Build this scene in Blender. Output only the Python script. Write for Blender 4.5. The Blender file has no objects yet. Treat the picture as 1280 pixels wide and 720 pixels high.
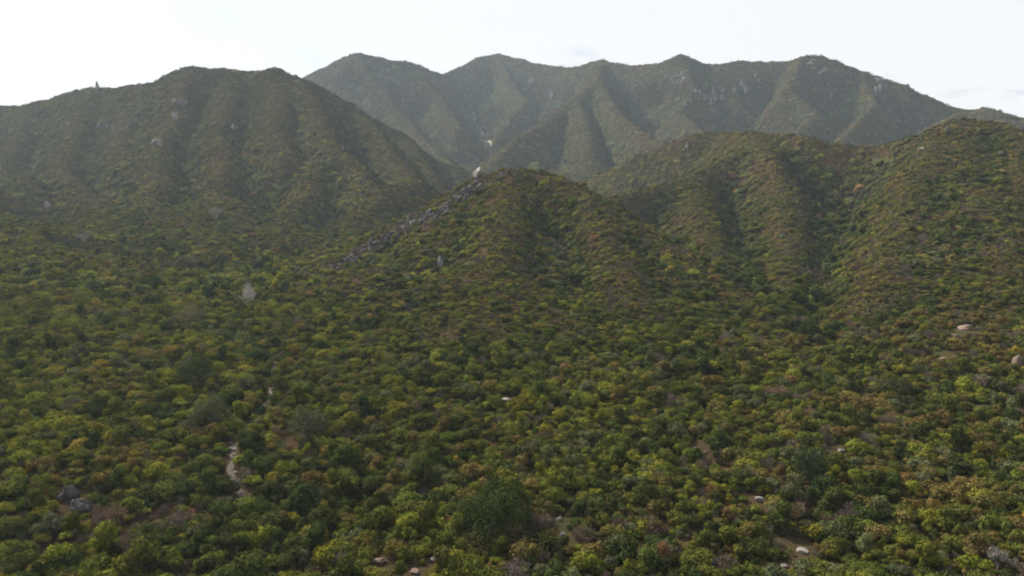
import bpy, bmesh, math, random, time
import numpy as np
from mathutils import Vector, Matrix
T0 = time.time()
scene = bpy.context.scene
COL = scene.collection

# ------------------------------------------------------------------ camera
CAMZ = 60.0                      # drone height above the near valley floor
FPX = 985.0                      # focal length in pixels of the 1280 x 720 photograph
HORIZON = 250.0                  # picture row of the horizon
PITCH = math.atan((360.0 - HORIZON) / FPX)      # looking down by this angle
cam_data = bpy.data.cameras.new('camera')
cam_data.sensor_width = 36.0
cam_data.lens = 36.0 * FPX / 1280.0
cam_data.clip_start = 0.5
cam_data.clip_end = 20000.0
cam = bpy.data.objects.new('camera', cam_data)
cam.location = (0, 0, CAMZ)
cam.rotation_euler = (math.pi / 2 - PITCH, 0, 0)
COL.objects.link(cam)
scene.camera = cam

# ------------------------------------------------------------------ light
SUN_EL, SUN_AZ = math.radians(41), math.radians(-48)      # azimuth from +Y (behind the mountains), towards -X
SUN_STRENGTH = 5.0
EXPOSURE = 1.18
world = bpy.data.worlds.new('World')
scene.world = world
world.use_nodes = True
wn, wl = world.node_tree.nodes, world.node_tree.links
wn.clear()
w_out = wn.new('ShaderNodeOutputWorld')
w_bg = wn.new('ShaderNodeBackground')
w_bg.inputs['Strength'].default_value = 1.0
sky = wn.new('ShaderNodeTexSky')
sky.sky_type = 'NISHITA'
sky.sun_disc = False
sky.sun_elevation = SUN_EL
sky.sun_rotation = SUN_AZ
sky.dust_density = 2.0
sky_s = wn.new('ShaderNodeVectorMath'); sky_s.operation = 'SCALE'
sky_s.inputs['Scale'].default_value = 0.055
wl.new(sky.outputs[0], sky_s.inputs[0])
# thin cloud sheet: direction projected on a flat layer, fractal noise, small blue gaps
tc = wn.new('ShaderNodeTexCoord')
sep = wn.new('ShaderNodeSeparateXYZ'); wl.new(tc.outputs['Generated'], sep.inputs[0])
zc = wn.new('ShaderNodeMath'); zc.operation = 'MAXIMUM'; zc.inputs[1].default_value = 0.02
wl.new(sep.outputs['Z'], zc.inputs[0])
za = wn.new('ShaderNodeMath'); za.operation = 'ADD'; za.inputs[1].default_value = 0.12
wl.new(zc.outputs[0], za.inputs[0])
dv = []
for ax in 'XY':
    m = wn.new('ShaderNodeMath'); m.operation = 'DIVIDE'
    wl.new(sep.outputs[ax], m.inputs[0]); wl.new(za.outputs[0], m.inputs[1]); dv.append(m)
cmb = wn.new('ShaderNodeCombineXYZ')
wl.new(dv[0].outputs[0], cmb.inputs[0]); wl.new(dv[1].outputs[0], cmb.inputs[1])
CLOUD_SEED = 10.2
cmb.inputs[2].default_value = CLOUD_SEED
shift = wn.new('ShaderNodeVectorMath'); shift.operation = 'ADD'; shift.inputs[1].default_value = (1.56, 0, 0)
wl.new(cmb.outputs[0], shift.inputs[0])
cn = wn.new('ShaderNodeTexNoise'); cn.inputs['Scale'].default_value = 1.15
cn.inputs['Detail'].default_value = 7.0; cn.inputs['Roughness'].default_value = 0.55
wl.new(shift.outputs[0], cn.inputs['Vector'])
cr = wn.new('ShaderNodeValToRGB')
cr.color_ramp.elements[0].position = 0.30; cr.color_ramp.elements[0].color = (0.1, 0.1, 0.1, 1)
cr.color_ramp.elements[1].position = 0.43; cr.color_ramp.elements[1].color = (1, 1, 1, 1)
wl.new(cn.outputs['Fac'], cr.inputs[0])
cmix = wn.new('ShaderNodeMix'); cmix.data_type = 'RGBA'
wl.new(cr.outputs[0], cmix.inputs['Factor'])
wl.new(sky_s.outputs[0], cmix.inputs[6])
cmix.inputs[7].default_value = (.41, .408, .412, 1)
wl.new(cmix.outputs[2], w_bg.inputs['Color'])
wl.new(w_bg.outputs[0], w_out.inputs['Surface'])

sun_data = bpy.data.lights.new('sun', 'SUN')
sun_data.energy = SUN_STRENGTH
sun_data.angle = math.radians(3.0)
sun_data.color = (1.0, 0.90, 0.74)
sun = bpy.data.objects.new('sun', sun_data)
sd = Vector((math.sin(SUN_AZ) * math.cos(SUN_EL), math.cos(SUN_AZ) * math.cos(SUN_EL), math.sin(SUN_EL)))
sun.rotation_euler = sd.to_track_quat('Z', 'Y').to_euler()
sun.location = (0, 0, 900)
COL.objects.link(sun)

vs = scene.view_settings
vs.view_transform = 'Standard'; vs.look = 'None'; vs.exposure = EXPOSURE; vs.gamma = 1.0
vs.use_curve_mapping = False
scene.render.engine = 'CYCLES'
cy = scene.cycles
cy.use_denoising = True
cy.max_bounces = 5; cy.diffuse_bounces = 3; cy.glossy_bounces = 1; cy.transmission_bounces = 2; cy.volume_bounces = 1
cy.transparent_max_bounces = 4
cy.caustics_reflective = False; cy.caustics_refractive = False
cy.filter_width = 1.9

# ------------------------------------------------------------------ small maths
rng = np.random.default_rng(7)

def ray(px, py):
    x, u = (px - 640.0) / FPX, -(py - 360.0) / FPX
    c, s = math.cos(PITCH), math.sin(PITCH)
    return np.array([x, c + u * s, -s + u * c])

def P(px, py, Y):
    d = ray(px, py)
    k = Y / d[1]
    return np.array([d[0] * k, Y, CAMZ + d[2] * k])

_perm = np.random.default_rng(11).permutation(512)
_ang = np.random.default_rng(12).uniform(0, 2 * np.pi, 512)

def perlin(x, y):
    xi, yi = np.floor(x).astype(int), np.floor(y).astype(int)
    xf, yf = x - xi, y - yi
    u, v = xf * xf * xf * (xf * (xf * 6 - 15) + 10), yf * yf * yf * (yf * (yf * 6 - 15) + 10)
    def g(ix, iy, dx, dy):
        a = _ang[_perm[(_perm[ix & 511] + iy) & 511]]
        return np.cos(a) * dx + np.sin(a) * dy
    n00, n10 = g(xi, yi, xf, yf), g(xi + 1, yi, xf - 1, yf)
    n01, n11 = g(xi, yi + 1, xf, yf - 1), g(xi + 1, yi + 1, xf - 1, yf - 1)
    return (n00 * (1 - u) + n10 * u) * (1 - v) + (n01 * (1 - u) + n11 * u) * v

def fbm(x, y, sc, octv=4, gain=0.5, off=0.0):
    r, a = 0.0, 1.0
    for k in range(octv):
        r = r + a * perlin(x / sc + off + 17.3 * k, y / sc - off * 1.7 + 9.1 * k)
        sc *= 0.5; a *= gain
    return r

# ------------------------------------------------------------------ terrain height field
# every ridge: crest points as picture column, picture row, distance in metres; then flank slope and crest rounding
RIDGES = {
 'mountain_far': [  # the high range at the back
   ([(150,200,1900),(300,140,1950),(380,98,1900),(402,87,1850),(425,75,1820),(445,66,1800),(465,71,1800),(500,77,1820),(520,80,1850),(535,88,1880),(555,93,1950),(575,84,2100),(600,71,2200),(622,67,2200),
     (650,74,2150),(680,81,2100),(705,85,2050),(725,83,2000),(752,75,1950),(770,79,1900),(800,82,1850),(825,79,1800),(850,69,1780),(865,74,1780),(885,81,1780),(930,76,1750),
     (985,77,1720),(1003,70,1700),(1025,70,1700),(1045,76,1690),(1075,88,1680),(1100,98,1660),(1130,106,1640),(1155,120,1620),(1190,133,1600),(1240,150,1600),(1400,190,1600)], .74, 8),
   ([(445,66,1800),(470,105,1700),(500,140,1600),(525,170,1480),(560,200,1330)], .85, 7),
   ([(420,78,1830),(425,105,1720),(450,140,1600),(470,160,1500)], .85, 7),
   ([(622,67,2200),(640,105,2020),(660,125,1880),(632,150,1720),(620,175,1560)], .85, 7),
   ([(500,77,1820),(550,120,1720),(575,160,1550)], .8, 8),
   ([(752,75,1950),(747,99,1700),(720,122,1600),(692,145,1500),(665,162,1400),(641,177,1320),(615,202,1220)], .7, 8),
   ([(747,99,1700),(770,138,1500),(801,165,1350),(829,178,1250)], .7, 8),
   ([(720,122,1600),(735,165,1380),(740,215,1150)], .7, 8),
   ([(850,69,1780),(868,108,1670),(848,138,1570),(885,172,1430)], .85, 7),
   ([(1003,70,1700),(985,108,1600),(1022,142,1510),(985,176,1390)], .85, 7),
   ([(1075,88,1680),(1092,128,1560),(1058,168,1420)], .8, 7),
   ([(1130,190,1300),(1160,160,1350),(1205,138,1380),(1235,134,1350),(1250,140,1330),(1280,148,1300),(1400,150,1250)], .65, 8)],
 'mountain_left': [
   ([(-140,150,1050),(-60,140,1050),(0,133,1030),(65,126,1010),(85,115,1000),(120,110,990),(150,110,980),(195,104,960),(222,90,950),(238,82,940),(275,86,940),(325,89,940),(345,84,930),(365,94,930),
     (380,100,940),(411,115,960),(454,142,990),(500,166,1020),(532,193,1050),(570,217,1080)], .78, 6),
   ([(238,82,940),(228,120,875),(225,145,840),(205,172,770),(193,195,720),(200,225,650),(180,250,600)], .85, 5),
   ([(150,110,980),(160,150,890),(150,180,810),(165,215,730)], .85, 5),
   ([(95,113,1000),(105,150,900),(85,185,810),(75,215,740)], .85, 5),
   ([(290,86,940),(285,130,860),(270,165,790),(285,200,720),(262,225,660)], .85, 5),
   ([(345,84,930),(352,120,870),(345,160,790),(360,195,720)], .85, 5),
   ([(365,94,930),(395,130,860),(400,155,810),(418,182,745),(450,210,690),(465,238,645)], .85, 5),
   ([(418,182,745),(390,215,690),(385,245,640)], .85, 5),
   ([(30,130,1020),(25,170,900),(0,205,800),(10,235,720)], .85, 5),
   ([(-60,140,1050),(-80,190,880),(-70,230,740)], .85, 5),
   ([(440,134,975),(470,165,900),(495,200,810),(518,225,700),(480,244,640),(435,278,560)], .7, 6),
   ([(500,166,1020),(530,205,900),(545,232,800)], .8, 6),
   ([(180,250,600),(215,272,540),(262,303,470)], .4, 9),
   ([(75,215,740),(112,248,620),(150,288,510)], .4, 9),
   ([(385,245,640),(352,270,570),(345,303,490)], .4, 9),
   ([(262,225,660),(292,252,590),(305,284,525)], .4, 9),
   ([(-200,205,640),(-80,240,540),(0,275,470),(60,318,400)], .4, 20)],
 'hill_central': [
   ([(385,352,395),(440,316,430),(480,291,450),(520,268,470),(560,247,485),(600,223,495),(625,215,490),(650,214,485),(680,217,480),(700,223,470),(735,241,450),(770,260,430),(800,282,410),(850,318,375),(900,356,340),(950,395,305)], .5, 9),
   ([(640,214,488),(635,265,410),(615,330,335),(600,400,280)], .42, 12),
   ([(560,247,485),(515,322,385),(485,390,310)], .42, 12),
   ([(735,241,450),(770,320,360),(790,390,295)], .42, 12)],
 'hill_right': [
   ([(690,240,900),(740,223,900),(760,215,880),(800,192,860),(822,186,850),(849,175,840),(875,167,830),(910,168,820),(948,166,700),(980,168,680),(1010,173,660),(1040,181,650),(1078,184,640),(1119,181,620),
     (1156,169,600),(1190,152,590),(1212,149,580),(1250,156,560),(1280,164,540),(1360,190,500),(1480,210,450)], .62, 8),
   ([(948,166,700),(905,198,660),(868,222,620),(830,232,600),(765,246,580),(735,262,560)], .6, 7),
   ([(948,166,700),(985,240,550),(990,320,425),(965,400,310)], .44, 10),
   ([(868,222,620),(885,290,480),(910,360,360)], .46, 9),
   ([(1190,152,590),(1150,220,480),(1120,310,370),(1080,410,280)], .44, 10),
   ([(1212,149,580),(1205,230,465),(1185,320,355),(1150,420,275)], .36, 16),
   ([(1280,164,540),(1270,260,420),(1240,350,315),(1200,440,245)], .44, 10)],
}
# deep gullies the photograph shows between the spurs: picture points with distance, depth, half width
GULLIES = [([(1064,200,610),(1062,240,530),(1050,290,440),(1030,345,360),(1005,410,290)], 15, 20),
           ([(705,240,455),(738,285,400),(765,340,345),(800,400,290)], 10, 16),
           ([(905,215,600),(930,260,520),(950,310,430)], 10, 16),
           ([(765,252,560),(820,282,480),(880,322,410),(940,372,345)], 13, 20),
           ([(262,112,900),(252,150,815),(238,200,700),(225,235,630)], 26, 20),
           ([(318,112,895),(318,160,800),(305,210,690)], 28, 20),
           ([(190,128,930),(180,170,830),(188,210,720)], 26, 20),
           ([(60,160,900),(78,200,780),(95,240,670)], 22, 22),
           ([(128,135,930),(128,175,830),(120,215,730)], 22, 20),
           ([(378,130,870),(372,180,770),(350,235,650)], 26, 20),
           ([(455,165,900),(470,205,790),(440,240,680),(400,268,590)], 18, 22)]
GS = 7.0
CUT_STEPS, CUT_K, CUT_MAX, CUT_FLOOR, TALUS = 20, 1.0, 40.0, .08, .95
GX = np.arange(-2300, 2300 + 1, GS)
GY = np.arange(-200, 2700 + 1, GS)
XX, YY = np.meshgrid(GX, GY)

def thalweg_x(Y):           # line of the stony stream bed along the valley
    ys = np.array([-300, 100, 150, 175, 215, 260, 330, 430, 560, 900, 3000])
    xs = np.array([-45, -50, -52, -59, -72, -80, -105, -150, -175, -150, 0])
    return np.interp(Y, ys, xs)

def base_height(X, Y):
    z = np.where(Y < 600, 0.065 * (Y - 130), 0.065 * 470 + 0.11 * (np.minimum(Y, 1300) - 600))
    z = np.where(Y < 0, z * 0.4 - 5.0, z)
    dx = X - thalweg_x(Y)
    left = np.minimum(np.where(dx < 0, -dx, 0.0), 320); right = np.where(dx > 0, dx, 0.0)
    z = z + 0.10 * (np.sqrt(left ** 2 + 15 ** 2) - 15) + 0.03 * (np.sqrt(right ** 2 + 20 ** 2) - 20) * np.clip(1.4 - Y / 500, 0, 1)
    return z

def seg_dist(X, Y, a, b):
    ab = (b - a)[:2]
    L2 = ab @ ab + 1e-9
    t = np.clip(((X - a[0]) * ab[0] + (Y - a[1]) * ab[1]) / L2, 0, 1)
    d = np.hypot(X - a[0] - t * ab[0], Y - a[1] - t * ab[1])
    return d, a[2] + t * (b[2] - a[2])

def terrain():
    zb = base_height(XX, YY)
    flank = 1 + 0.62 * fbm(XX, YY, 160, 3) + 0.3 * fbm(XX, YY, 55, 2, off=5)
    layers = []
    for name, rs in RIDGES.items():
        best = np.full(XX.shape, -1e9)
        for pts, S, r in rs:
            w = [P(*p) for p in pts]
            for a, b in zip(w[:-1], w[1:]):
                d, h = seg_dist(XX, YY, a, b)
                dd = d * np.clip(flank, 0.55, 1.7)
                best = np.maximum(best, h - S * (np.sqrt(dd * dd + r * r) - r))
        layers.append(best)
    k = 7.0
    allz = np.stack([zb] + layers)
    mx = allz.max(0)
    z = mx + k * np.log(np.exp((allz - mx) / k).sum(0)) - 0.0
    owner = np.argmax(allz, 0)
    for pts, dep, wid in GULLIES:
        w = [P(*p) for p in pts]
        dmin = np.full(XX.shape, 1e9)
        for p0, p1 in zip(w[:-1], w[1:]): dmin = np.minimum(dmin, seg_dist(XX, YY, p0, p1)[0])
        z = z - dep * np.exp(-np.abs(dmin / wid) ** 1.3)
    # crests keep at least this height while water cuts the flanks
    core = np.full(XX.shape, -1e9)
    for rs in RIDGES.values():
        for pts, S, r in rs:
            w = [P(*p) for p in pts]
            for p0, p1 in zip(w[:-1], w[1:]):
                d, h = seg_dist(XX, YY, p0, p1)
                core = np.maximum(core, np.where(d < 60, h + .8 - 1.15 * np.clip(d - 7, 0, None), -1e9))
    core = np.where(core > z - 30, core, -1e9)
    # stream-power carving: water runs down the steepest neighbour and cuts gullies, gully sides slump to a steady angle
    ny, nx = z.shape
    idx = np.arange(ny * nx).reshape(ny, nx)
    z = z + 1.2 * fbm(XX, YY, 40, 3, off=2)
    z0 = z.copy()
    hillness = np.clip((z - zb) / 12, 0, 1)
    nearhill = np.isin(owner, (3, 4)).astype(float)
    for _ in range(6): nearhill = (nearhill + sum(np.roll(nearhill, q, ax_) for q in (1, -1) for ax_ in (0, 1))) / 5
    talus = TALUS - .33 * nearhill
    rate = (1 - .5 * nearhill * np.where(owner == 4, .3, 1)) * (CUT_FLOOR + (1 - CUT_FLOOR) * hillness) * np.clip((YY - 100) / 300, .25, 1)
    def shift(a, dy, dx):
        return np.pad(a, 1, mode='edge')[1 + dy:1 + dy + ny, 1 + dx:1 + dx + nx]
    NB = [(dy, dx, GS * math.hypot(dx, dy)) for dy in (-1, 0, 1) for dx in (-1, 0, 1) if dx or dy]
    for it in range(CUT_STEPS):
        bs, br = np.zeros_like(z), idx.copy()
        for dy, dx, L in NB:
            s = (z - shift(z, dy, dx)) / L
            mk = s > bs
            bs = np.where(mk, s, bs); br = np.where(mk, shift(idx, dy, dx), br)
        acc = [1.0] * (ny * nx); rec = br.ravel().tolist()
        for i in np.argsort(-z.ravel()).tolist():
            j = rec[i]
            if j != i: acc[j] += acc[i]
        A = np.array(acc).reshape(ny, nx)
        cut = np.minimum(CUT_K * np.clip(A - 5, 0, 900) ** 0.5 * bs, 3.5) * rate
        z = np.maximum(z - cut, z0 - CUT_MAX * np.clip(YY / 700, .45, 1.6))
        for _ in range(3):
            low = z
            for dy, dx, L in NB: low = np.minimum(low, shift(z, dy, dx) + talus * L)
            z = .35 * z + .65 * low
        z = np.maximum(z, core)
    lap = sum(shift(z, dy, dx) for dy, dx in ((0, 1), (0, -1), (1, 0), (-1, 0))) - 4 * z
    z = z + .12 * lap
    z = z + hillness * np.clip(YY / 900, .35, 1.3) * (3.0 * fbm(XX, YY, 48, 3, .6, off=8) - 2.2 * np.abs(fbm(XX, YY, 34, 2, .5, off=15)))
    return z, owner
HZ, OWNER = terrain()
print('terrain', time.time() - T0)

def H_fast(x, y):
    fx = np.clip((x - GX[0]) / GS, 0, len(GX) - 1.001); fy = np.clip((y - GY[0]) / GS, 0, len(GY) - 1.001)
    i, j = fx.astype(int), fy.astype(int)
    u, v = fx - i, fy - j
    return (HZ[j, i] * (1 - u) + HZ[j, i + 1] * u) * (1 - v) + (HZ[j + 1, i] * (1 - u) + HZ[j + 1, i + 1] * u) * v

def H(x, y):                 # smooth (cubic B-spline) height plus small hummocks
    x, y = np.asarray(x, float), np.asarray(y, float)
    fx = np.clip((x - GX[0]) / GS, 1, len(GX) - 2.001); fy = np.clip((y - GY[0]) / GS, 1, len(GY) - 2.001)
    i, j = fx.astype(int), fy.astype(int)
    u, v = fx - i, fy - j
    def w(t): return ((1 - t) ** 3 / 6, (3 * t ** 3 - 6 * t * t + 4) / 6, (-3 * t ** 3 + 3 * t * t + 3 * t + 1) / 6, t ** 3 / 6)
    wu, wv = w(u), w(v)
    r = 0.0
    for b in range(4):
        for a in range(4):
            r = r + wv[b] * wu[a] * HZ[j + b - 1, np.minimum(i + a - 1, len(GX) - 1)]
    return r + 0.35 * fbm(x, y, 14.0, 2, off=3)

def owner_at(x, y):
    i = np.clip(np.rint((np.asarray(x) - GX[0]) / GS).astype(int), 0, len(GX) - 1)
    j = np.clip(np.rint((np.asarray(y) - GY[0]) / GS).astype(int), 0, len(GY) - 1)
    return OWNER[j, i]

def ground_hit(px, py):
    d = ray(px, py)
    t = np.concatenate([np.arange(60, 600, 0.5), np.arange(600, 2600, 2.0)])
    x, y, z = d[0] * t, d[1] * t, CAMZ + d[2] * t
    below = np.nonzero(z < H(x, y))[0]
    if len(below) == 0: return None
    k = below[0]
    return Vector((x[k], y[k], float(H(x[k], y[k]))))

# ------------------------------------------------------------------ materials
def new_mat(name):
    m = bpy.data.materials.new(name); m.use_nodes = True
    n, l = m.node_tree.nodes, m.node_tree.links
    n.clear()
    return m, n, l, n.new('ShaderNodeOutputMaterial')

def ramp(n, stops):
    r = n.new('ShaderNodeValToRGB')
    e = r.color_ramp.elements
    while len(e) < len(stops): e.new(0.5)
    for k, (p, c) in enumerate(stops):
        e[k].position = p; e[k].color = (*c, 1)
    return r

def noise(n, l, vec, scale, detail=5, rough=.55):
    t = n.new('ShaderNodeTexNoise'); t.inputs['Scale'].default_value = scale
    t.inputs['Detail'].default_value = detail; t.inputs['Roughness'].default_value = rough
    l.new(vec, t.inputs['Vector'])
    return t.outputs['Fac']

def mixc(n, l, fac, a, b, blend='MIX'):
    m = n.new('ShaderNodeMix'); m.data_type = 'RGBA'; m.blend_type = blend
    for sock, v in ((m.inputs['Factor'], fac), (m.inputs[6], a), (m.inputs[7], b)):
        if isinstance(v, (int, float)): sock.default_value = v
        elif isinstance(v, tuple): sock.default_value = (*v, 1)
        else: l.new(v, sock)
    return m.outputs[2]

def soil_material():
    m, n, l, out = new_mat('brush_soil')
    geo = n.new('ShaderNodeNewGeometry'); pos = geo.outputs['Position']
    big = noise(n, l, pos, .012, 5); mid = noise(n, l, pos, .09, 5); fine = noise(n, l, pos, .9, 6, .65)
    c1 = ramp(n, [(.35, (.045, .033, .020)), (.5, (.060, .041, .026)), (.66, (.085, .048, .030))]); l.new(mid, c1.inputs[0])
    c2 = ramp(n, [(.35, (.034, .038, .016)), (.65, (.056, .052, .025))]); l.new(fine, c2.inputs[0])
    f = ramp(n, [(.40, (0, 0, 0)), (.60, (1, 1, 1))]); l.new(big, f.inputs[0])
    f2 = n.new('ShaderNodeMath'); f2.operation = 'MULTIPLY'; f2.inputs[1].default_value = .9; l.new(f.outputs[0], f2.inputs[0])
    c = mixc(n, l, f2.outputs[0], c1.outputs[0], c2.outputs[0])
    # bare rock where the slope is steep, in streaks too far away to build
    sp = n.new('ShaderNodeSeparateXYZ'); l.new(geo.outputs['Normal'], sp.inputs[0])
    st = ramp(n, [(.60, (1, 1, 1)), (.78, (0, 0, 0))]); l.new(sp.outputs['Z'], st.inputs[0])
    rn = ramp(n, [(.56, (0, 0, 0)), (.68, (1, 1, 1))]); l.new(noise(n, l, pos, .035, 6, .65), rn.inputs[0])
    rm = n.new('ShaderNodeMath'); rm.operation = 'MULTIPLY'; l.new(st.outputs[0], rm.inputs[0]); l.new(rn.outputs[0], rm.inputs[1])
    rc = ramp(n, [(.35, (.07, .062, .058)), (.65, (.15, .138, .13))]); l.new(noise(n, l, pos, .12, 6, .7), rc.inputs[0])
    c = mixc(n, l, rm.outputs[0], c, rc.outputs[0])
    b = n.new('ShaderNodeBsdfDiffuse'); b.inputs['Roughness'].default_value = .6; l.new(c, b.inputs['Color'])
    bp = n.new('ShaderNodeBump'); bp.inputs['Strength'].default_value = .8; bp.inputs['Distance'].default_value = .4
    l.new(fine, bp.inputs['Height']); l.new(bp.outputs[0], b.inputs['Normal'])
    l.new(b.outputs[0], out.inputs['Surface'])
    return m

def leaf_material(name, transl):
    m, n, l, out = new_mat(name)
    a = n.new('ShaderNodeAttribute'); a.attribute_type = 'INSTANCER'; a.attribute_name = 'leafcol'
    v = n.new('ShaderNodeAttribute'); v.attribute_type = 'GEOMETRY'; v.attribute_name = 'var'
    mul = mixc(n, l, 1.0, a.outputs['Color'], v.outputs['Color'], 'MULTIPLY')
    d = n.new('ShaderNodeBsdfDiffuse'); l.new(mul, d.inputs['Color'])
    if transl:
        t = n.new('ShaderNodeBsdfTranslucent')
        warm = mixc(n, l, 1.0, mul, (1.25, 1.2, .6), 'MULTIPLY'); l.new(warm, t.inputs['Color'])
        mx = n.new('ShaderNodeMixShader'); mx.inputs[0].default_value = transl
        l.new(d.outputs[0], mx.inputs[1]); l.new(t.outputs[0], mx.inputs[2]); l.new(mx.outputs[0], out.inputs['Surface'])
    else:
        l.new(d.outputs[0], out.inputs['Surface'])
    return m

def mottled(name, stops, scale, bump=.3, rough=.85):
    m, n, l, out = new_mat(name)
    tc = n.new('ShaderNodeTexCoord'); geo = n.new('ShaderNodeNewGeometry')
    c = ramp(n, stops); l.new(noise(n, l, geo.outputs['Position'], scale, 7, .65), c.inputs[0])
    b = n.new('ShaderNodeBsdfPrincipled'); b.inputs['Roughness'].default_value = rough
    b.inputs['Specular IOR Level'].default_value = .25
    l.new(c.outputs[0], b.inputs['Base Color'])
    if bump:
        bp = n.new('ShaderNodeBump'); bp.inputs['Strength'].default_value = bump; bp.inputs['Distance'].default_value = .15
        l.new(noise(n, l, geo.outputs['Position'], scale * 3, 6, .7), bp.inputs['Height']); l.new(bp.outputs[0], b.inputs['Normal'])
    l.new(b.outputs[0], out.inputs['Surface'])
    return m

M_SOIL = soil_material()
M_LEAF = leaf_material('leaves', .2)
M_TWIG = leaf_material('dry_twigs', 0)
M_BARK = mottled('bark', [(.35, (.085, .066, .05)), (.65, (.17, .135, .105))], 3.0)
M_PALEBARK = mottled('bleached_wood', [(.35, (.24, .225, .21)), (.65, (.44, .42, .395))], 2.0, .1)
M_GREYWOOD = mottled('grey_wood', [(.35, (.17, .155, .145)), (.65, (.30, .28, .265))], 2.0, .1)
M_REDBARK = mottled('copper_bark', [(.35, (.13, .085, .06)), (.65, (.24, .17, .12))], 2.0, .1)
M_CACTUS = mottled('cactus_skin', [(.35, (.030, .045, .022)), (.65, (.060, .075, .036))], 2.0, .1)
M_GRANITE = mottled('pale_granite', [(.30, (.06, .055, .050)), (.50, (.16, .150, .141)), (.70, (.31, .296, .28))], .9, .6)
M_DARKROCK = mottled('dark_weathered_rock', [(.35, (.024, .023, .024)), (.55, (.058, .055, .056)), (.75, (.19, .18, .175))], .7, .6)
M_CRAG = mottled('crag_rock', [(.32, (.065, .058, .055)), (.52, (.135, .122, .115)), (.72, (.29, .27, .255))], .3, .6)
M_PINK = mottled('pink_earth', [(.35, (.085, .058, .046)), (.65, (.165, .12, .098))], .6, .6)
M_SAND = mottled('stream_sand', [(.35, (.022, .018, .014)), (.65, (.055, .047, .039))], 1.4, .6)

# ------------------------------------------------------------------ mesh helpers
def mesh_from(name, v, f, mats, var=None, midx=None, smooth=False):
    """v (n,3), f (k,3 or 4) arrays -> mesh, with an optional per-face tint"""
    v = np.asarray(v, np.float32); f = np.asarray(f, np.int32)
    me = bpy.data.meshes.new(name)
    k, c = f.shape
    me.vertices.add(len(v)); me.vertices.foreach_set('co', v.ravel())
    me.loops.add(k * c); me.loops.foreach_set('vertex_index', f.ravel())
    me.polygons.add(k); me.polygons.foreach_set('loop_start', np.arange(0, k * c, c, dtype=np.int32))
    for m in mats: me.materials.append(m)
    if midx is not None: me.polygons.foreach_set('material_index', np.asarray(midx, np.int32))
    me.polygons.foreach_set('use_smooth', np.full(k, smooth))
    me.update(calc_edges=True)
    if var is not None:
        at = me.attributes.new('var', 'FLOAT_COLOR', 'FACE')
        at.data.foreach_set('color', np.concatenate([var, np.ones((k, 1))], 1).astype(np.float32).ravel())
    return me

def tag(o, label=None, category=None, group=None, kind=None):
    if label: o['label'] = label
    if category: o['category'] = category
    if group: o['group'] = group
    if kind: o['kind'] = kind
    return o

def link(name, me, parent=None):
    o = bpy.data.objects.new(name, me); COL.objects.link(o)
    if parent: o.parent = parent
    return o

def empty(name, loc, rz=0.0, sc=(1, 1, 1)):
    o = bpy.data.objects.new(name, None); COL.objects.link(o)
    o.empty_display_size = .5
    o.location = loc; o.rotation_euler = (0, 0, rz); o.scale = sc
    return o

# ------------------------------------------------------------------ the ground sheet, cut into valley floor, hills and mountains
def axis(pieces):
    return np.concatenate([np.arange(a, b, s) for a, b, s in pieces])
ax = axis([(-1860, -900, 12), (-900, -300, 6), (-300, 300, 3), (300, 900, 6), (900, 1861, 12)])
ay = axis([(-150, 90, 6), (90, 420, 2.5), (420, 800, 4), (800, 1400, 6), (1400, 2660, 9)])
TX, TY = np.meshgrid(ax, ay)
TZ = H(TX, TY)
def build_ground():
    n, m = TX.shape
    i = np.arange(n * m).reshape(n, m)
    f = np.stack([i[:-1, :-1], i[:-1, 1:], i[1:, 1:], i[1:, :-1]], -1).reshape(-1, 4)
    v = np.stack([TX.ravel(), TY.ravel(), TZ.ravel()], 1)
    cx, cy = (TX[:-1, :-1] + TX[1:, 1:]).ravel() / 2, (TY[:-1, :-1] + TY[1:, 1:]).ravel() / 2
    ow = owner_at(cx, cy)
    for k, (name, lab) in enumerate([
            ('ground', 'dry brown soil and leaf litter of the valley floor'),
            ('mountain_range', 'high hazy mountain range closing the valley'),
            ('mountain_slope', 'steep gullied mountain with a lower rounded crest'),
            ('central_hill', 'cone shaped brushy hill with a rocky shoulder ridge'),
            ('side_hills', 'brushy hills with spurs and dark gullies beside the cone hill')]):
        ff = f[ow == k]
        used, inv = np.unique(ff, return_inverse=True)
        o = link(name, mesh_from(name, v[used], inv.reshape(-1, 4), [M_SOIL], smooth=True))
        tag(o, lab, None, None, 'structure')
build_ground()
print('ground', time.time() - T0)

# ------------------------------------------------------------------ crowns
def unit_dirs(r, n):
    d = r.normal(size=(n, 3)); return d / np.linalg.norm(d, axis=1)[:, None]

def leaf_quads(r, pos, nrm, size, aspect=.75):
    """irregular four-cornered leaf sprays at pos, facing nrm"""
    n = len(pos)
    t = np.cross(nrm, unit_dirs(r, n)); t /= np.linalg.norm(t, axis=1)[:, None] + 1e-9
    b = np.cross(nrm, t)
    s = (size * r.uniform(.6, 1.35, n))[:, None]
    k = r.uniform(.55, 1.0, (n, 4, 1))
    q = np.stack([pos + t * s * k[:, 0], pos + b * s * aspect * k[:, 1], pos - t * s * k[:, 2], pos - b * s * aspect * k[:, 3]], 1)
    return q.reshape(-1, 3), np.arange(4 * n).reshape(n, 4)

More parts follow.
